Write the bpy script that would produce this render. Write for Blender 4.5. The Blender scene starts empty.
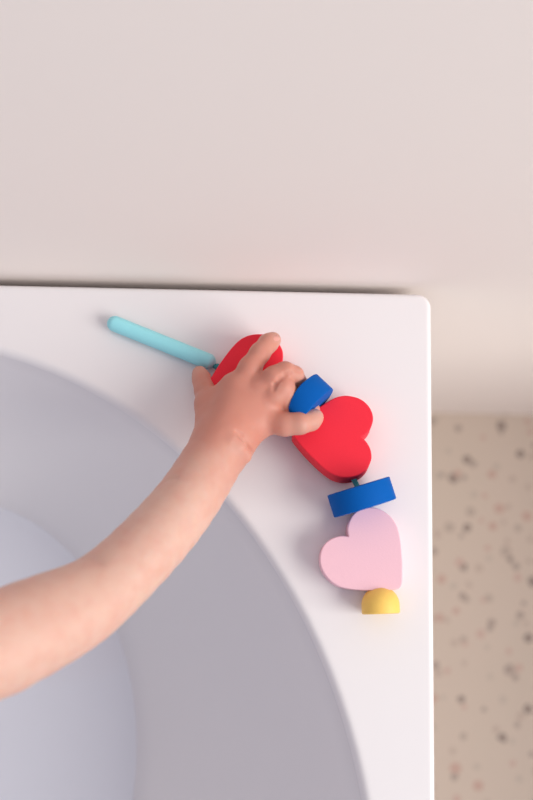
import bpy, bmesh, math, random
import numpy as np
from mathutils import Vector, Matrix

random.seed(4)
SC = bpy.context.scene
COL = SC.collection

# ------------------------------------------------------------------ camera
RIM = 0.55                      # height of the tub rim above the floor
CAM_H = 0.86                    # camera above the rim
TILT, ROLL = math.radians(11.3), math.radians(1.25)
LENS = 50.0
FPX = 800 * LENS / 36.0
_f = np.array([0, math.sin(TILT), -math.cos(TILT)])
_u = np.array([0, math.cos(TILT), math.sin(TILT)])
_r = np.array([1.0, 0, 0])
CR = math.cos(ROLL) * _r + math.sin(ROLL) * _u
CU = -math.sin(ROLL) * _r + math.cos(ROLL) * _u
CC = np.array([0, 0, RIM + CAM_H])

cam_data = bpy.data.cameras.new('camera')
cam_data.sensor_width = 36.0
cam_data.sensor_fit = 'AUTO'
cam_data.lens = LENS
cam_data.clip_start = 0.02
cam_data.dof.use_dof = True
cam_data.dof.focus_distance = 0.855
cam_data.dof.aperture_fstop = 2.9
cam = bpy.data.objects.new('camera', cam_data)
COL.objects.link(cam)
cam.matrix_world = Matrix(((CR[0], CU[0], -_f[0], CC[0]),
                           (CR[1], CU[1], -_f[1], CC[1]),
                           (CR[2], CU[2], -_f[2], CC[2]),
                           (0, 0, 0, 1)))
SC.camera = cam

# ------------------------------------------------------------------ light
world = bpy.data.worlds.new('world')
SC.world = world
world.use_nodes = True
bg = world.node_tree.nodes['Background']
bg.inputs['Color'].default_value = (0.93, 0.955, 1.11, 1)
bg.inputs['Strength'].default_value = 0.435


def area_light(name, loc, target, sx, sy, power, color):
    l = bpy.data.lights.new(name, 'AREA')
    l.shape = 'RECTANGLE'
    l.size, l.size_y = sx, sy
    l.energy = power
    l.color = color
    o = bpy.data.objects.new(name, l)
    COL.objects.link(o)
    o.location = loc
    o.rotation_euler = (Vector(target) - Vector(loc)).to_track_quat('-Z', 'Y').to_euler()
    return o


area_light('window_daylight', (2.5, -0.95, 2.25), (0.0, 0.0, RIM), 2.1, 1.9, 99.0, (1.0, 0.975, 0.91))

SC.view_settings.view_transform = 'Standard'
SC.view_settings.look = 'None'
SC.view_settings.exposure = 0.0
SC.view_settings.gamma = 1.0
SC.view_settings.use_curve_mapping = False


# ------------------------------------------------------------------ helpers
def at(px, py, z):
    """the point of the place at height z seen at a pixel of the photograph"""
    d = _f * FPX + CR * (px - 266.5) - CU * (py - 400)
    return CC + d * (z - CC[2]) / d[2]


def px2m(rpx, z):
    return rpx * (CC[2] - z) / FPX


def srgb(r, g, b):
    def c(v):
        v /= 255.0
        return v / 12.92 if v <= 0.04045 else ((v + 0.055) / 1.055) ** 2.4
    return (c(r), c(g), c(b), 1)


def nd(nt, t, **kw):
    n = nt.nodes.new(t)
    for k, v in kw.items():
        setattr(n, k, v)
    return n


def material(name, color, rough=0.5, spec=0.5, speckle=0.0, scale=400, bump=0.0, sss=0.0, coat=0.0):
    m = bpy.data.materials.new(name)
    m.use_nodes = True
    nt = m.node_tree
    b = nt.nodes['Principled BSDF']
    b.inputs['Base Color'].default_value = color
    b.inputs['Roughness'].default_value = rough
    b.inputs['Specular IOR Level'].default_value = spec
    b.inputs['Coat Weight'].default_value = coat
    if sss:
        b.inputs['Subsurface Weight'].default_value = sss
        b.inputs['Subsurface Radius'].default_value = (1.0, 0.35, 0.2)
        b.inputs['Subsurface Scale'].default_value = 0.004
    if speckle or bump:
        tc = nd(nt, 'ShaderNodeTexCoord')
        no = nd(nt, 'ShaderNodeTexNoise')
        no.inputs['Scale'].default_value = scale
        no.inputs['Detail'].default_value = 3
        nt.links.new(tc.outputs['Object'], no.inputs['Vector'])
        if speckle:
            mx = nd(nt, 'ShaderNodeMix', data_type='RGBA')
            mx.inputs[6].default_value = tuple(c * (1 - speckle) for c in color[:3]) + (1,)
            mx.inputs[7].default_value = tuple(min(1, c * (1 + speckle)) for c in color[:3]) + (1,)
            nt.links.new(no.outputs['Fac'], mx.inputs[0])
            nt.links.new(mx.outputs[2], b.inputs['Base Color'])
        if bump:
            bp = nd(nt, 'ShaderNodeBump')
            bp.inputs['Strength'].default_value = bump
            bp.inputs['Distance'].default_value = 0.001
            nt.links.new(no.outputs['Fac'], bp.inputs['Height'])
            nt.links.new(bp.outputs['Normal'], b.inputs['Normal'])
    return m


def mesh_obj(name, verts, faces, mat, parent=None, smooth=True, origin=None, angle=40):
    me = bpy.data.meshes.new(name)
    V = np.asarray(verts, float)
    if origin is not None:
        V = V - np.asarray(origin, float)
    me.from_pydata(V.tolist(), [], [list(map(int, f)) for f in faces])
    bm = bmesh.new()
    bm.from_mesh(me)
    bmesh.ops.recalc_face_normals(bm, faces=bm.faces)
    bm.to_mesh(me)
    bm.free()
    if smooth:
        for p in me.polygons:
            p.use_smooth = True
        me.set_sharp_from_angle(angle=math.radians(angle))
    me.materials.append(mat)
    o = bpy.data.objects.new(name, me)
    COL.objects.link(o)
    if parent is not None:
        o.parent = parent
    if origin is not None:
        o.location = tuple(origin)
    return o


def box(name, lo, hi, mat):
    x0, y0, z0 = lo
    x1, y1, z1 = hi
    v = [(x0, y0, z0), (x1, y0, z0), (x1, y1, z0), (x0, y1, z0), (x0, y0, z1), (x1, y0, z1), (x1, y1, z1), (x0, y1, z1)]
    f = [(0, 3, 2, 1), (4, 5, 6, 7), (0, 1, 5, 4), (1, 2, 6, 5), (2, 3, 7, 6), (3, 0, 4, 7)]
    return mesh_obj(name, v, f, mat, smooth=False)


def tag(o, label, cat, group=None, kind=None):
    if label:
        o['label'] = label
    if cat:
        o['category'] = cat
    if group:
        o['group'] = group
    if kind:
        o['kind'] = kind
    return o


def empty(name, loc, rot=None):
    o = bpy.data.objects.new(name, None)
    o.empty_display_size = 0.02
    COL.objects.link(o)
    o.location = tuple(loc)
    return o


# ------------------------------------------------------------------ materials
M_wall = material('matte_wall_plaster', srgb(247, 237, 231), 0.75, 0.25, bump=0.03, scale=60)
M_tub = material('white_tub_acrylic', srgb(240, 236, 238), 0.24, 0.45)
M_red = material('red_foam', srgb(252, 48, 68), 0.62, 0.25, speckle=0.05, scale=900, bump=0.12)
M_blue = material('blue_foam', srgb(0, 92, 178), 0.7, 0.12, speckle=0.05, scale=900, bump=0.12)
M_pink = material('pink_foam', srgb(247, 200, 212), 0.62, 0.2, speckle=0.03, scale=900, bump=0.12)
M_yellow = material('yellow_foam', srgb(255, 208, 108), 0.5, 0.3, speckle=0.05, scale=500, bump=0.08)
M_stick = material('turquoise_painted_stick', srgb(160, 234, 244), 0.5, 0.3, speckle=0.03, scale=300)
M_cord = material('teal_cord', srgb(62, 142, 152), 0.7, 0.2, speckle=0.25, scale=1500, bump=0.4)


def terrazzo():
    m = bpy.data.materials.new('terrazzo_floor_tile')
    m.use_nodes = True
    nt = m.node_tree
    L = nt.links
    b = nt.nodes['Principled BSDF']
    b.inputs['Roughness'].default_value = 0.45
    tc = nd(nt, 'ShaderNodeTexCoord')
    base = nd(nt, 'ShaderNodeTexNoise')
    base.inputs['Scale'].default_value = 9
    L.new(tc.outputs['Object'], base.inputs['Vector'])
    mix = nd(nt, 'ShaderNodeMix', data_type='RGBA')
    mix.inputs[6].default_value = srgb(212, 194, 180)
    mix.inputs[7].default_value = srgb(208, 193, 177)
    L.new(base.outputs['Fac'], mix.inputs[0])
    prev = mix.outputs[2]
    for scale, off, rad, keep, cols in (
            (29, 0.0, 0.17, 0.72, [srgb(158, 141, 131), srgb(176, 158, 147), srgb(200, 168, 154), srgb(188, 171, 158)]),
            (38, 3.7, 0.17, 0.75, [srgb(197, 178, 164), srgb(203, 174, 161), srgb(176, 159, 148), srgb(199, 184, 170)])):
        mp = nd(nt, 'ShaderNodeMapping')
        mp.inputs['Location'].default_value = (off, off * 0.6, 0)
        L.new(tc.outputs['Object'], mp.inputs['Vector'])
        vo = nd(nt, 'ShaderNodeTexVoronoi', voronoi_dimensions='2D')
        vo.inputs['Scale'].default_value = scale
        L.new(mp.outputs['Vector'], vo.inputs['Vector'])
        wob = nd(nt, 'ShaderNodeTexNoise')
        wob.inputs['Scale'].default_value = 140
        L.new(tc.outputs['Object'], wob.inputs['Vector'])
        sep = nd(nt, 'ShaderNodeSeparateColor')
        L.new(vo.outputs['Color'], sep.inputs['Color'])
        a = nd(nt, 'ShaderNodeMath', operation='MULTIPLY_ADD')      # radius grows with a random value
        L.new(sep.outputs['Red'], a.inputs[0])
        a.inputs[1].default_value = 0.09
        a.inputs[2].default_value = rad - 0.05
        w = nd(nt, 'ShaderNodeMath', operation='MULTIPLY_ADD')
        L.new(wob.outputs['Fac'], w.inputs[0])
        w.inputs[1].default_value = 0.10
        w.inputs[2].default_value = -0.05
        d = nd(nt, 'ShaderNodeMath', operation='ADD')
        L.new(vo.outputs['Distance'], d.inputs[0])
        L.new(w.outputs[0], d.inputs[1])
        lt = nd(nt, 'ShaderNodeMath', operation='LESS_THAN')
        L.new(d.outputs[0], lt.inputs[0])
        L.new(a.outputs[0], lt.inputs[1])
        k = nd(nt, 'ShaderNodeMath', operation='LESS_THAN')
        L.new(sep.outputs['Green'], k.inputs[0])
        k.inputs[1].default_value = keep
        fac = nd(nt, 'ShaderNodeMath', operation='MULTIPLY')
        L.new(lt.outputs[0], fac.inputs[0])
        L.new(k.outputs[0], fac.inputs[1])
        cr = nd(nt, 'ShaderNodeValToRGB')
        cr.color_ramp.interpolation = 'CONSTANT'
        while len(cr.color_ramp.elements) < 4:
            cr.color_ramp.elements.new(0.5)
        for i, c in enumerate(cols):
            cr.color_ramp.elements[i].position = i * 0.25
            cr.color_ramp.elements[i].color = c
        L.new(sep.outputs['Blue'], cr.inputs['Fac'])
        mx = nd(nt, 'ShaderNodeMix', data_type='RGBA')
        L.new(fac.outputs[0], mx.inputs[0])
        L.new(prev, mx.inputs[6])
        L.new(cr.outputs['Color'], mx.inputs[7])
        prev = mx.outputs[2]
    L.new(prev, b.inputs['Base Color'])
    return m


def water_material():
    m = bpy.data.materials.new('soapy_bath_water')
    m.use_nodes = True
    nt = m.node_tree
    b = nt.nodes['Principled BSDF']
    b.inputs['Base Color'].default_value = srgb(246, 246, 255)
    b.inputs['Roughness'].default_value = 0.06
    b.inputs['Specular IOR Level'].default_value = 0.6
    tr = nd(nt, 'ShaderNodeBsdfTransparent')
    tr.inputs['Color'].default_value = (0.93, 0.96, 0.98, 1)
    mx = nd(nt, 'ShaderNodeMixShader')
    mx.inputs[0].default_value = 0.8
    out = nt.nodes['Material Output']
    nt.links.new(tr.outputs[0], mx.inputs[1])
    nt.links.new(b.outputs[0], mx.inputs[2])
    nt.links.new(mx.outputs[0], out.inputs['Surface'])
    return m


# ------------------------------------------------------------------ setting
WALL_Y = 0.2697
tag(box('floor', (-2.0, -1.8, -0.05), (0.9, WALL_Y, 0.0), terrazzo()), None, None, kind='structure')
tag(box('wall_back', (-2.0, WALL_Y, -0.05), (0.9, WALL_Y + 0.12, 2.4), M_wall), None, None, kind='structure')

# low unseen wall on the right, added to shade floor and lower wall
tag(box('low_shade_wall', (0.78, -1.8, 0.0), (0.9, WALL_Y, 0.58), M_wall), None, None, kind='structure')


# ------------------------------------------------------------------ bathtub
TX1, TY1 = 0.1307, 0.2620           # right and back sides
TX0, TY0 = -1.33, -0.71


def rounded_rect(inset, rc, n=14):
    x0, x1, y0, y1 = TX0 + inset, TX1 - inset, TY0 + inset, TY1 - inset
    pts = []
    seq = [(x1 - rc, y1 - rc, 0), (x0 + rc, y1 - rc, 90), (x0 + rc, y0 + rc, 180), (x1 - rc, y0 + rc, 270)]
    for i, (cx, cy, a0) in enumerate(seq):
        for k in range(n + 1):
            a = math.radians(a0 + 90 * k / n)
            pts.append((cx + rc * math.cos(a), cy + rc * math.sin(a)))
        nx, ny, na = seq[(i + 1) % 4]
        a = math.radians(a0 + 90)
        p = pts[-1]
        q = (nx + rc * math.cos(a), ny + rc * math.sin(a))
        m = 40
        for k in range(1, m):
            pts.append((p[0] + (q[0] - p[0]) * k / m, p[1] + (q[1] - p[1]) * k / m))
    return np.array(pts)


def oval(cx, cy, a, b, n=4000):
    """half ellipse on the right, straight sides, half ellipse on the left"""
    cl = -1.2 - cx                   # mirrored centre
    s = np.linspace(0, 4, n, endpoint=False)
    out = np.zeros((n, 2))
    for i, v in enumerate(s):
        if v < 1:
            t = v * math.pi / 2
            out[i] = (cx + a * math.cos(t), cy + b * math.sin(t))
        elif v < 2:
            t = (v - 1) * math.pi / 2
            out[i] = ((cl - a * math.sin(t)) + 0, cy + b * math.cos(t)) if False else (cl - a * math.sin(t), cy + b * math.cos(t))
        elif v < 3:
            t = (v - 2) * math.pi / 2
            out[i] = (cl - a * math.cos(t), cy - b * math.sin(t))
        else:
            t = (v - 3) * math.pi / 2
            out[i] = (cx + a * math.sin(t), cy - b * math.cos(t))
    return out


TOP = (-0.30, -0.225, 0.388, 0.4425)
LOW = (-0.30, -0.13, 0.185, 0.241)       # where the water meets the tub
WATER_Z = 0.32


def build_tub():
    outer = rounded_rect(0.0, 0.011)
    ctr = np.array([-0.6, -0.225])
    dense = oval(*TOP)
    ang = np.unwrap(np.arctan2(dense[:, 1] - ctr[1], dense[:, 0] - ctr[0]))
    oa = np.arctan2(outer[:, 1] - ctr[1], outer[:, 0] - ctr[0])
    idx = []
    for a in oa:
        d = np.abs((ang - a + math.pi) % (2 * math.pi) - math.pi)
        idx.append(int(d.argmin()))
    rings = []

    def rr(inset, z, rc=0.011):
        p = rounded_rect(inset, max(0.002, rc - inset))
        rings.append(np.c_[p, np.full(len(p), z)])

    def ov(par, z):
        p = oval(*par)[idx]
        rings.append(np.c_[p, np.full(len(p), z)])

    rr(0.030, 0.0, 0.05)
    rr(0.028, 0.01, 0.05)
    rr(0.003, RIM - 0.045, 0.014)
    rr(0.0, RIM - 0.035)
    R = 0.004
    for k in range(0, 7):
        t = k / 6 * math.pi / 2
        rr(R * (1 - math.cos(t)), RIM - R + R * math.sin(t))
    rr(R + 0.002, RIM)
    cx, cy, a, b = TOP
    ov((cx, cy, a + 0.0075, b + 0.0075), RIM)
    for k in range(0, 7):
        t = k / 6 * math.pi / 2
        e = 0.0055 - 0.0075 * math.sin(t)
        ov((cx, cy, a + e, b + e), RIM - 0.010 * (1 - math.cos(t)))

    def lerp(s):
        return tuple(TOP[i] + (LOW[i] - TOP[i]) * s for i in range(4))
    n = 14
    for k in range(1, n + 1):
        s = k / n
        z = RIM - 0.010 - (RIM - 0.010 - WATER_Z) * s
        par = list(lerp(s))
        bulge = 0.012 * math.sin(math.pi * s)
        par[2] += bulge - 0.002 * (1 - s)
        par[3] += bulge - 0.002 * (1 - s)
        ov(par, z)
    # below the water: down to a flat bottom
    for ins, z in ((0.012, 0.29), (0.025, 0.26), (0.040, 0.235), (0.06, 0.22), (0.09, 0.213), (0.13, 0.21), (0.17, 0.21)):
        ov((LOW[0], LOW[1], LOW[2] - ins, LOW[3] - ins), z)
    n = len(outer)
    V = np.concatenate(rings)
    F = []
    for r in range(len(rings) - 1):
        for i in range(n):
            j = (i + 1) % n
            F.append((r * n + i, r * n + j, (r + 1) * n + j, (r + 1) * n + i))
    F.append(tuple(range((len(rings) - 1) * n, len(rings) * n)))
    F.append(tuple(range(n - 1, -1, -1)))
    o = mesh_obj('bathtub', V, F, M_tub, origin=(-0.6, -0.225, 0), angle=50)
    tag(o, 'white bathtub with a square rim corner and oval basin against the wall', 'bathtub')
    # water
    p = oval(LOW[0], LOW[1], LOW[2] + 0.0015, LOW[3] + 0.0015, n=400)
    top = np.c_[p, np.full(len(p), WATER_Z)]
    w = mesh_obj('bath_water', np.vstack([top]), [tuple(range(len(p)))], water_material(), smooth=False, origin=(-0.6, -0.13, WATER_Z))
    tag(w, 'still pale grey bath water low in the oval basin', 'water', kind='stuff')


build_tub()


# ------------------------------------------------------------------ foam toys
def heart_outline():
    """photo units: notch at the origin, tip along +x, about 86 long and 86 wide"""
    ctl = [(0, 0), (-6, 5), (-10.5, 13), (-11.8, 22.5), (-8.5, 32), (-1.8, 39.3), (6, 43.2), (16, 44.7), (24, 43.6), (31, 40.6),
           (41.5, 33.2), (56, 20.3), (65.5, 10.3), (70.8, 4.0), (72.3, 0), (70.8, -4.0)]
    half = []
    for i in range(len(ctl) - 2):
        a, b, c, d = [np.array(ctl[k], float) for k in (max(0, i - 1), i, i + 1, i + 2)]
        for k in range(6):
            t = k / 6
            half.append(tuple(0.5 * (2 * b + (c - a) * t + (2 * a - 5 * b + 4 * c - d) * t * t + (3 * b - a - 3 * c + d) * t ** 3)))
    half.append((72.3, 0.0))
    other = [(x, -y) for x, y in half[1:-1]][::-1]
    return np.array(half + other)


def extrude(name, outline, thick, mat, loc, rot, bevel=0.0008):
    """closed outline (metres, in xy) to a solid with finely rounded edges, standing on local z = 0"""
    P2 = np.asarray(outline)
    nxt, prv = np.roll(P2, -1, 0), np.roll(P2, 1, 0)
    tan = nxt - prv
    tan /= np.linalg.norm(tan, axis=1)[:, None] + 1e-12
    nor = np.c_[tan[:, 1], -tan[:, 0]]
    area = 0.5 * np.sum(P2[:, 0] * nxt[:, 1] - nxt[:, 0] * P2[:, 1])
    if area < 0:
        nor = -nor
    rings = []
    for ins, z in ((bevel, 0), (bevel * 0.3, bevel * 0.3), (0, bevel), (0, thick - bevel), (bevel * 0.3, thick - bevel * 0.3), (bevel, thick)):
        rings.append(np.c_[P2 - nor * ins, np.full(len(P2), z)])
    n = len(P2)
    V = np.concatenate(rings)
    F = []
    for r in range(len(rings) - 1):
        for i in range(n):
            j = (i + 1) % n
            F.append((r * n + i, r * n + j, (r + 1) * n + j, (r + 1) * n + i))
    F.append(tuple(range((len(rings) - 1) * n, len(rings) * n)))
    F.append(tuple(range(n - 1, -1, -1)))
    o = mesh_obj(name, V, F, mat, angle=35)
    for p in o.data.polygons:
        if len(p.vertices) > 4:
            p.use_smooth = False
    o.location = tuple(loc)
    o.rotation_mode = 'XYZ'
    o.rotation_euler = rot
    return o


HO = heart_outline()
HEART_T = 0.020


def heart(name, mat, notch, tip, base_z, tilt=(0, 0), top=None, scale=1.0):
    zt = base_z + HEART_T
    N, T = at(notch[0], notch[1], zt), at(tip[0], tip[1], zt)
    d = T - N
    L = math.hypot(d[0], d[1])
    s = L / 72.3 * scale
    return extrude(name, HO * s, HEART_T, mat, (N[0], N[1], base_z), (tilt[0], tilt[1], math.atan2(d[1], d[0])))


h_pink = heart('foam_heart', M_pink, (348.5, 536.5), (400.5, 587.5), RIM + 0.0005)
tag(h_pink, 'pale pink foam heart lying on the white rim above the yellow bead', 'toy', 'foam heart beads on the lace')
h_red = heart('foam_heart', M_red, (361, 439.7), (292.3, 435), RIM + 0.0045, tilt=(math.radians(6), 0))
tag(h_red, 'fully visible red foam heart between the two blue foam discs', 'toy', 'foam heart beads on the lace')
h_held = heart('foam_heart', M_red, (276, 372.5), (207, 388.5), RIM + 0.002)
tag(h_held, 'red foam heart held under the hand beside the turquoise stick', 'toy', 'foam heart beads on the lace')


def disc(name, mat, px, axis_px, r, thick, zc, lean=0.0):
    """a foam disc on its edge; axis_px = direction of its axis in the photograph"""
    c = at(px[0], px[1], zc)
    e = at(px[0] + axis_px[0] * 10, px[1] + axis_px[1] * 10, zc) - c
    ax = Vector((e[0], e[1], 0)).normalized()
    ax = (ax + Vector((0, 0, math.tan(lean)))).normalized()
    n, m = 96, 3
    prof = [(0, -thick / 2), (r * 0.5, -thick / 2), (r - 0.0008, -thick / 2), (r - 0.0002, -thick / 2 + 0.0003), (r, -thick / 2 + 0.0009),
            (r, thick / 2 - 0.0009), (r - 0.0002, thick / 2 - 0.0003), (r - 0.0008, thick / 2), (r * 0.5, thick / 2), (0, thick / 2)]
    return lathe(name, prof, mat, c, ax, n)


def lathe(name, prof, mat, c, ax, n=64, parent=None, angle=35):
    V, F = [], []
    for rr_, h in prof:
        for k in range(n):
            a = 2 * math.pi * k / n
            V.append((rr_ * math.cos(a), rr_ * math.sin(a), h))
    for r in range(len(prof) - 1):
        for k in range(n):
            j = (k + 1) % n
            F.append((r * n + k, r * n + j, (r + 1) * n + j, (r + 1) * n + k))
    me = bpy.data.meshes.new(name)
    me.from_pydata(V, [], F)
    bm = bmesh.new()
    bm.from_mesh(me)
    bmesh.ops.remove_doubles(bm, verts=bm.verts, dist=1e-6)
    bmesh.ops.recalc_face_normals(bm, faces=bm.faces)
    bm.to_mesh(me)
    bm.free()
    for p in me.polygons:
        p.use_smooth = True
    me.set_sharp_from_angle(angle=math.radians(angle))
    me.materials.append(mat)
    o = bpy.data.objects.new(name, me)
    COL.objects.link(o)
    o.location = tuple(c)
    o.rotation_euler = Vector(ax).to_track_quat('Z', 'Y').to_euler()
    if parent is not None:
        o.parent = parent
    return o


DR, DT = 0.0245, 0.0175
d_low = disc('foam_disc', M_blue, (361.7, 497), (0.31, 0.95), DR, DT, RIM + DR + 0.002, lean=math.radians(-5.5))
tag(d_low, 'blue foam disc standing on edge between red heart and pink heart', 'toy', 'blue foam discs on the lace')
d_up = disc('foam_disc', M_blue, (303, 405), (0.72, 0.69), DR, DT, RIM + DR + 0.003, lean=math.radians(2))
# the soft foam is squeezed where ring finger and little finger close on it
_mw = d_up.rotation_euler.to_matrix()
_wi = _mw.inverted()
_ax = Vector((_mw[0][2], _mw[1][2], 0)).normalized()
_ln = Vector((_ax[1], -_ax[0], 0))
if _ln[0] > 0:
    _ln = -_ln
for v in d_up.data.vertices:
    p = _mw @ v.co
    s_ = p.dot(_ln)
    w_ = p.dot(_ax)
    if s_ > 0.5 * DR:
        p = p - _ln * (s_ - 0.5 * DR) * 0.6
    t = max(0.0, (s_ + 0.35 * DR) / (1.35 * DR))
    side = 0.5 - w_ / DT
    p = p + _ax * (t * t * (0.004 + 0.009 * max(0, min(1, side))))
    v.co = _wi @ p
tag(d_up, 'blue foam disc gripped by the curled fingers above the red heart', 'toy', 'blue foam discs on the lace')

# yellow end bead: a dome with a flat foot, lying on its side
YR = 0.0143
c = at(381, 614, RIM + YR)
e = at(380.5, 604, RIM + YR) - c
prof = [(0, 0), (YR * 0.6, 0), (YR - 0.0012, 0), (YR - 0.0003, 0.0004), (YR, 0.0013), (YR, 0.0065)]
for k in range(1, 15):
    t = k / 14 * math.pi / 2
    prof.append((YR * math.cos(t), 0.0065 + 0.0140 * math.sin(t)))
bead = lathe('end_bead', prof, M_yellow, c, (e[0], e[1], 0), 64)
tag(bead, 'small yellow domed end bead below the pink heart', 'toy')


# ------------------------------------------------------------------ lace with stick
def tube(name, pts, r, mat, parent=None, n=12, samples=None, cap=True):
    P = [Vector(p) for p in pts]
    if samples:
        out = []
        for i in range(len(P) - 1):
            a, b, c_, d = P[max(0, i - 1)], P[i], P[i + 1], P[min(len(P) - 1, i + 2)]
            for k in range(samples):
                t = k / samples
                out.append(0.5 * ((2 * b) + (c_ - a) * t + (2 * a - 5 * b + 4 * c_ - d) * t * t + (3 * b - a - 3 * c_ + d) * t ** 3))
        out.append(P[-1])
        P = out
    rad = r if isinstance(r, (list, tuple)) else [r] * len(P)
    V, F = [], []
    for i, p in enumerate(P):
        t = (P[min(i + 1, len(P) - 1)] - P[max(i - 1, 0)]).normalized()
        s = t.cross(Vector((0, 0, 1))).normalized()
        u = s.cross(t)
        for k in range(n):
            a = 2 * math.pi * k / n
            V.append(p + (s * math.cos(a) + u * math.sin(a)) * rad[i])
    for i in range(len(P) - 1):
        for k in range(n):
            j = (k + 1) % n
            F.append((i * n + k, i * n + j, (i + 1) * n + j, (i + 1) * n + k))
    F.append(tuple(range(n - 1, -1, -1)))
    F.append(tuple(range((len(P) - 1) * n, len(P) * n)))
    pv = [tuple(v) for v in V]
    if parent is not None:
        off = np.array(parent.location)
        pv = [tuple(np.array(v) - off) for v in pv]
    return mesh_obj(name, pv, F, mat, parent)


SR = px2m(8.2, RIM + 0.008)
A = at(115, 323.8, RIM + SR)
B = at(208.5, 361.5, RIM + SR)
lace = empty('threading_lace', (A[0], A[1], RIM))
tag(lace, 'turquoise stick tied to a thin teal cord through the foam beads', 'lace')
dv = (B - A) / np.linalg.norm(B - A)
pts, rad = [], []
for k in range(0, 9):
    t = k / 8 * math.pi / 2
    pts.append(A - dv * SR * math.cos(t))
    rad.append(max(0.0004, SR * math.sin(t)))
for k in range(1, 12):
    pts.append(A + (B - A) * (k / 12))
    rad.append(SR * (1 + 0.012 * math.sin(k * 1.9)))
for k in range(0, 9):
    t = k / 8 * math.pi / 2
    pts.append(B + dv * SR * 0.9 * math.sin(t))
    rad.append(max(0.0022, SR * math.cos(t)))
stick = tube('stick', pts, rad, M_stick, lace, n=28)
cz = RIM + 0.0105
cord_pts = [tuple(B), at(219, 369, RIM + 0.007), at(229, 375, cz), at(250, 384, cz), at(280, 402, cz + 0.002), at(303, 412, RIM + 0.015), at(318, 424, cz + 0.004), at(340, 455, cz + 0.003),
            at(354, 480, cz + 0.006), at(358, 489, RIM + 0.020), at(360, 503, RIM + 0.021), at(359, 514, RIM + 0.013), at(360, 530, cz), at(371, 560, cz), at(379, 592, cz), at(380.5, 606, RIM + YR)]
tube('cord', cord_pts, 0.0020, M_cord, lace, n=10, samples=8)
# knot where the cord leaves the stick
kp = at(217.5, 367, RIM + 0.007)
kprof = [(0.0028 * math.sin(math.pi * k / 8), -0.0026 * math.cos(math.pi * k / 8)) for k in range(9)]
kn = lathe('knot', kprof, M_cord, np.array(kp) - np.array(lace.location), (dv[0], dv[1], 0), 16, parent=lace)


# ------------------------------------------------------------------ the arm and hand
def cone(X, Y, Z, a, b, r1, r2):
    """signed distance to a round cone"""
    ba = b - a
    l2 = ba @ ba
    rr = r1 - r2
    a2 = l2 - rr * rr
    il2 = 1.0 / l2
    px, py, pz = X - a[0], Y - a[1], Z - a[2]
    y = px * ba[0] + py * ba[1] + pz * ba[2]
    z = y - l2
    qx, qy, qz = px * l2 - ba[0] * y, py * l2 - ba[1] * y, pz * l2 - ba[2] * y
    x2 = qx * qx + qy * qy + qz * qz
    y2 = y * y * l2
    z2 = z * z * l2
    k = math.copysign(1, rr) * rr * rr * x2
    d = (np.sqrt(x2 * a2 * il2) + y * rr) * il2 - r1
    m1 = np.sign(z) * a2 * z2 > k
    d = np.where(m1, np.sqrt(x2 + z2) * il2 - r2, d)
    m2 = (np.sign(y) * a2 * y2 < k) & ~m1
    d = np.where(m2, np.sqrt(x2 + y2) * il2 - r1, d)
    return d


def smin(a, b, k):
    h = np.maximum(k - np.abs(a - b), 0.0) / k
    return np.minimum(a, b) - h * h * k * 0.25


def smax(a, b, k):
    return -smin(-a, -b, k)


def J(px, py, zmm, rpx):
    z = RIM + zmm / 1000.0
    return at(px, py, z), px2m(rpx, z)


#             joints: pixel, height over the rim (mm), radius in pixels
ARM = [J(-250, 700, 215, 66), J(-120, 682, 185, 62), J(0, 643, 142, 51), J(63, 614, 116, 45.5), J(80, 606, 109, 41), J(101, 594, 101, 36.5), J(144, 552, 86, 34.5), J(170, 523, 74, 33.5), J(193, 495, 64, 31), J(210, 463, 53, 30.5), J(224, 442, 46, 28.5)]
PALM = [(J(224, 440, 46, 28), J(231, 412, 42, 20)), (J(231, 412, 42, 19), J(238, 388, 42, 15)), (J(236, 420, 42, 19), J(258, 388, 43, 14.5)),
        (J(240, 426, 42, 19), J(266, 402, 42, 14)), (J(242, 430, 41, 19), J(270, 419, 39, 14.5)), (J(214, 428, 38, 17), J(209.5, 406, 32, 11.5)), (J(214, 400, 33, 10), J(232, 386, 40, 10.5))]
THUMB = [J(213, 418, 36, 15.5), J(208.5, 404, 28, 11.5), J(205, 391, 21, 9.3), J(202, 380, 16, 8.4), J(199.5, 373, 13, 7.4)]
INDEX = [J(238, 390, 43, 13.5), J(250, 368, 44, 11), J(260, 353, 41, 9.6), J(268, 343.5, 35, 9.0), J(273, 340, 31, 8.3)]
MIDDLE = [J(260, 388, 45, 13), J(274, 377, 50, 10.5), J(285, 371.5, 49, 9.4), J(294.5, 375, 44, 8.6), J(298.5, 382.5, 37, 8), J(299.5, 388, 30, 7.5)]
RING = [J(266, 402, 44, 13.5), J(275, 394, 46, 12.5), J(283, 387, 48, 11), J(287, 394, 44, 9.6), J(289.5, 404, 40, 9.5), J(303, 410, 29, 7.5), J(313.5, 409.5, 27, 6.8)]
PINKY = [J(268, 421, 42, 13), J(285, 424.5, 45, 11.2), J(300, 423.3, 46, 10.6), J(310.5, 420.5, 41, 9.9), J(315, 417.5, 37, 8.8)]



def smooth_limb(js, sub=4, it=14):
    """resample a chain of joints and relax it to one even taper"""
    A4 = np.array([[*p, r] for p, r in js])
    out = [A4[i] + (A4[i + 1] - A4[i]) * (k / sub) for i in range(len(A4) - 1) for k in range(sub)] + [A4[-1]]
    out = np.array(out)
    for _ in range(it):
        out[1:-1] = out[1:-1] * 0.5 + (out[:-2] + out[2:]) * 0.25
    return [(p[:3].copy(), float(p[3])) for p in out]


ARM_ = smooth_limb(ARM[2:], 4)
ARM_ = [ARM[0], ARM[1]] + ARM_[::2] + ([] if len(ARM_) % 2 else [ARM_[-1]])


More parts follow.
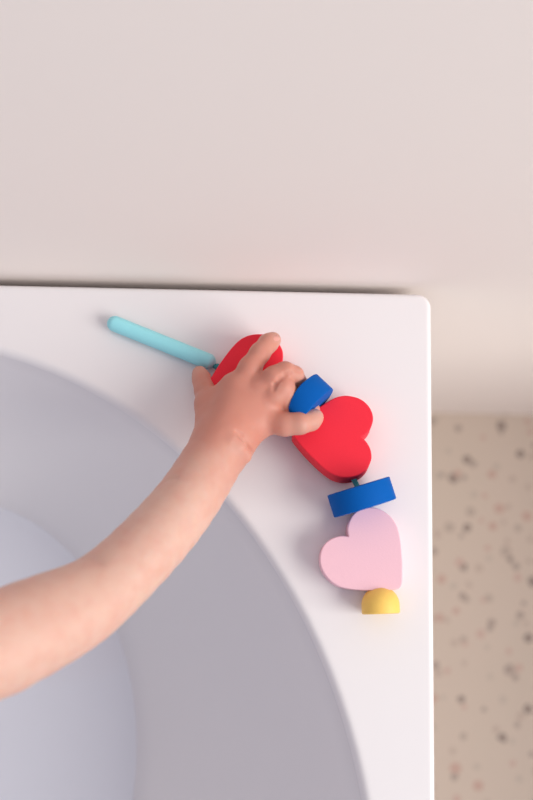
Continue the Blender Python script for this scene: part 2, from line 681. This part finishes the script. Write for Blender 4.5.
def chain(X, Y, Z, js, k):
    d = None
    for (a, ra), (b, rb) in zip(js[:-1], js[1:]):
        c_ = cone(X, Y, Z, a, b, ra, rb)
        d = c_ if d is None else smin(d, c_, k)
    return d


def body_base(X, Y, Z):
    d = chain(X, Y, Z, ARM_, 0.002)
    p = None
    for (a, ra), (b, rb) in PALM:
        c_ = cone(X, Y, Z, a, b, ra, rb)
        p = c_ if p is None else smin(p, c_, 0.009)
    d = smin(d, p, 0.010)
    d = smin(d, chain(X, Y, Z, THUMB, 0.006), 0.008)
    d = smin(d, chain(X, Y, Z, INDEX, 0.005), 0.0035)
    f = chain(X, Y, Z, MIDDLE, 0.004)
    d = smin(d, f, 0.0030)
    d = smin(d, chain(X, Y, Z, RING, 0.004), 0.0018)
    d = smin(d, chain(X, Y, Z, PINKY, 0.004), 0.0022)
    return d


def surface_at(px, py):
    """where the line of sight of a pixel meets the arm"""
    d = _f * FPX + CR * (px - 266.5) - CU * (py - 400)
    d = d / np.linalg.norm(d)
    t = np.linspace(0.55, 0.86, 1200)
    pts_ = CC[None] + d[None] * t[:, None]
    v = body_base(pts_[:, 0], pts_[:, 1], pts_[:, 2])
    i = int(np.argmax(v < 0))
    return pts_[i] if v[i] < 0 else None


# folds: polylines over the skin, radius and depth in mm
FOLDS = [([(237, 432), (241, 435.5), (247, 445), (252.5, 454)], 1.25, 0.45),             # wrist
         ([(273.5, 389.5), (275, 384), (279.5, 379), (285, 375), (291, 372.5)], 1.0, 0.3),              # between middle and ring
         ([(84, 557), (93, 557), (101, 561)], 3.0, 1.8),
         ([(157, 487), (164, 481), (176, 477)], 1.3, 1.0)]                                # elbow
PUFFS = [([(231, 440), (238, 446), (246, 456)], 4.0, -2.2)]


def body(X, Y, Z):
    d = body_base(X, Y, Z)
    for pl, r, lift in PUFFS:
        s = [surface_at(*p) for p in pl]
        s = [q for q in s if q is not None]
        for a, b in zip(s[:-1], s[1:]):
            off = np.array([0, 0, lift / 1000.0 - r / 1000.0 * 0.5])
            d = smin(d, cone(X, Y, Z, a + off, b + off, r / 1000.0, r / 1000.0 * 0.98), 0.004)
    for pl, r, lift in FOLDS:
        s = [surface_at(*p) for p in pl]
        s = [q for q in s if q is not None]
        for a, b in zip(s[:-1], s[1:]):
            off = np.array([0, 0, lift / 1000.0])
            d = smax(d, -cone(X, Y, Z, a + off, b + off, r / 1000.0, r / 1000.0 * 0.98), 0.0022)
    return d


def axis(lo, hi, f0, f1, fine, coarse):
    out = [lo]
    while out[-1] < hi:
        v = out[-1]
        if f0 <= v <= f1:
            st = fine
        else:
            dist = (f0 - v) if v < f0 else (v - f1)
            st = min(coarse, fine + 0.06 * dist)
            if v < f0:
                st = min(st, max(fine, f0 - v))
        out.append(v + st)
    return np.array(out)


def surface_nets(xs, ys, zs, D):
    nx, ny, nz = D.shape
    S = D < 0
    cnt = np.zeros((nx - 1, ny - 1, nz - 1), np.int8)
    for i in (0, 1):
        for j in (0, 1):
            for k in (0, 1):
                cnt += S[i:nx - 1 + i, j:ny - 1 + j, k:nz - 1 + k]
    act = np.argwhere((cnt > 0) & (cnt < 8))
    ids = -np.ones(cnt.shape, np.int64)
    ids[tuple(act.T)] = np.arange(len(act))
    I, Jx, K = act.T
    acc = np.zeros((len(act), 3))
    num = np.zeros(len(act))
    corners = [(i, j, k) for i in (0, 1) for j in (0, 1) for k in (0, 1)]
    for a in corners:
        for b in corners:
            if sum(abs(p - q) for p, q in zip(a, b)) != 1 or a > b:
                continue
            va = D[I + a[0], Jx + a[1], K + a[2]]
            vb = D[I + b[0], Jx + b[1], K + b[2]]
            m = (va < 0) != (vb < 0)
            t = np.where(m, va / np.where(m, va - vb, 1), 0)
            pa = np.c_[xs[I + a[0]], ys[Jx + a[1]], zs[K + a[2]]]
            pb = np.c_[xs[I + b[0]], ys[Jx + b[1]], zs[K + b[2]]]
            acc += np.where(m[:, None], pa + (pb - pa) * t[:, None], 0)
            num += m
    V = acc / num[:, None]
    F = []
    for ax in range(3):
        sl0 = [slice(None)] * 3
        sl1 = [slice(None)] * 3
        sl0[ax] = slice(0, -1)
        sl1[ax] = slice(1, None)
        e = np.argwhere(S[tuple(sl0)] != S[tuple(sl1)])
        o1, o2 = [a for a in range(3) if a != ax]
        ok = (e[:, o1] > 0) & (e[:, o2] > 0) & (e[:, o1] < D.shape[o1] - 1) & (e[:, o2] < D.shape[o2] - 1)
        e = e[ok]
        q = []
        for da, db in ((0, 0), (1, 0), (1, 1), (0, 1)):
            c_ = e.copy()
            c_[:, o1] -= da
            c_[:, o2] -= db
            q.append(ids[tuple(c_.T)])
        F.append(np.stack(q, 1))
    return V, np.concatenate(F)


def skin_material(center):
    m = bpy.data.materials.new('child_skin')
    m.use_nodes = True
    nt = m.node_tree
    L = nt.links
    b = nt.nodes['Principled BSDF']
    b.inputs['Roughness'].default_value = 0.48
    b.inputs['Specular IOR Level'].default_value = 0.32
    b.inputs['Subsurface Weight'].default_value = 0.35
    b.inputs['Subsurface Radius'].default_value = (1.0, 0.35, 0.2)
    b.inputs['Subsurface Scale'].default_value = 0.003
    tc = nd(nt, 'ShaderNodeTexCoord')
    sub = nd(nt, 'ShaderNodeVectorMath', operation='DISTANCE')
    L.new(tc.outputs['Object'], sub.inputs[0])
    sub.inputs[1].default_value = tuple(center)
    n1 = nd(nt, 'ShaderNodeTexNoise')
    n1.inputs['Scale'].default_value = 38
    n1.inputs['Detail'].default_value = 2
    L.new(tc.outputs['Object'], n1.inputs['Vector'])
    mad = nd(nt, 'ShaderNodeMath', operation='MULTIPLY_ADD')
    L.new(n1.outputs['Fac'], mad.inputs[0])
    mad.inputs[1].default_value = 0.05
    L.new(sub.outputs['Value'], mad.inputs[2])
    mr = nd(nt, 'ShaderNodeMapRange', interpolation_type='SMOOTHSTEP')
    L.new(mad.outputs[0], mr.inputs['Value'])
    mr.inputs['From Min'].default_value = 0.05
    mr.inputs['From Max'].default_value = 0.13
    mx = nd(nt, 'ShaderNodeMix', data_type='RGBA')
    L.new(mr.outputs['Result'], mx.inputs[0])
    mx.inputs[6].default_value = srgb(205, 139, 122)
    mx.inputs[7].default_value = srgb(220, 180, 164)
    n2 = nd(nt, 'ShaderNodeTexNoise')
    n2.inputs['Scale'].default_value = 90
    n2.inputs['Detail'].default_value = 4
    L.new(tc.outputs['Object'], n2.inputs['Vector'])
    r2 = nd(nt, 'ShaderNodeMapRange')
    L.new(n2.outputs['Fac'], r2.inputs['Value'])
    r2.inputs['From Min'].default_value = 0.4
    r2.inputs['From Max'].default_value = 0.75
    r2.inputs['To Max'].default_value = 0.35
    mx2 = nd(nt, 'ShaderNodeMix', data_type='RGBA')
    L.new(r2.outputs['Result'], mx2.inputs[0])
    L.new(mx.outputs[2], mx2.inputs[6])
    mx2.inputs[7].default_value = srgb(213, 145, 128)
    L.new(mx2.outputs[2], b.inputs['Base Color'])
    n3 = nd(nt, 'ShaderNodeTexNoise')
    n3.inputs['Scale'].default_value = 700
    L.new(tc.outputs['Object'], n3.inputs['Vector'])
    bp = nd(nt, 'ShaderNodeBump')
    bp.inputs['Strength'].default_value = 0.12
    bp.inputs['Distance'].default_value = 0.0006
    L.new(n3.outputs['Fac'], bp.inputs['Height'])
    L.new(bp.outputs['Normal'], b.inputs['Normal'])
    return m


def build_person():
    hx, hy = at(200, 300, RIM + .05), at(260, 480, RIM + .05)
    allj = ARM + [j for p in PALM for j in p] + THUMB + INDEX + MIDDLE + RING + PINKY
    lo = np.min([j[0] - j[1] for j in allj], 0) - 0.006
    hi = np.max([j[0] + j[1] for j in allj], 0) + 0.006
    fx0, fy0 = at(185, 470, RIM + .04)[:2]
    xs = axis(lo[0], hi[0], fx0, hi[0], 0.0007, 0.0035)
    ys = axis(lo[1], hi[1], fy0, hi[1], 0.0007, 0.0035)
    zs = axis(lo[2], hi[2], lo[2], RIM + 0.062, 0.0007, 0.003)
    D = np.empty((len(xs), len(ys), len(zs)), np.float32)
    for i in range(0, len(xs), 8):                 # in slabs, to keep memory low
        X, Y, Z = np.meshgrid(xs[i:i + 8], ys, zs, indexing='ij')
        # far cells need no exact value
        D[i:i + 8] = body(X, Y, Z)
    V, F = surface_nets(xs, ys, zs, D)
    org = np.array(ARM[3][0])
    o = mesh_obj('person', V, F, skin_material(at(240, 395, RIM + .045) - org), origin=org, angle=180)
    sm = o.modifiers.new('smooth', 'SMOOTH')
    sm.factor = 0.5
    sm.iterations = 3
    tag(o, 'bare chubby arm of a small child reaching over the basin, hand gripping the foam beads', 'person')
    return o


person = build_person()


def fingernail(px, py, dx, dy, la, lb, lift=0.0003):
    """a nail moulded on the skin round a pixel; (dx, dy) = direction of the finger"""
    n = math.hypot(dx, dy)
    dx, dy = dx / n, dy / n
    top, N = [], 16
    c0 = surface_at(px, py)
    ring1, ring2 = [], []
    for k in range(N):
        a = 2 * math.pi * k / N
        for f, lst in ((0.55, ring1), (1.0, ring2)):
            u, v = math.cos(a) * la * f, math.sin(a) * lb * f
            q = surface_at(px + dx * u - dy * v, py + dy * u + dx * v)
            lst.append(q if q is not None else c0)
    up = CC - c0
    up = up / np.linalg.norm(up)
    V = [c0 + up * lift * 1.6] + [q + up * lift * 1.4 for q in ring1] + [q + up * lift * 0.6 for q in ring2] + [q - up * 0.0008 for q in ring2]
    F = [(0, 1 + k, 1 + (k + 1) % N) for k in range(N)]
    for r in (0, 1):
        F += [(1 + r * N + k, 1 + (r + 1) * N + k, 1 + (r + 1) * N + (k + 1) % N, 1 + r * N + (k + 1) % N) for k in range(N)]
    F.append(tuple(range(1 + 2 * N, 1 + 3 * N)))
    V = [tuple(np.array(v) - np.array(person.location)) for v in V]
    return mesh_obj('fingernail', V, F, material('nail', srgb(222, 160, 148), 0.42, 0.35), parent=person, angle=80)


fingernail(277.0, 338.0, 0.78, -0.5, 3.6, 3.0)
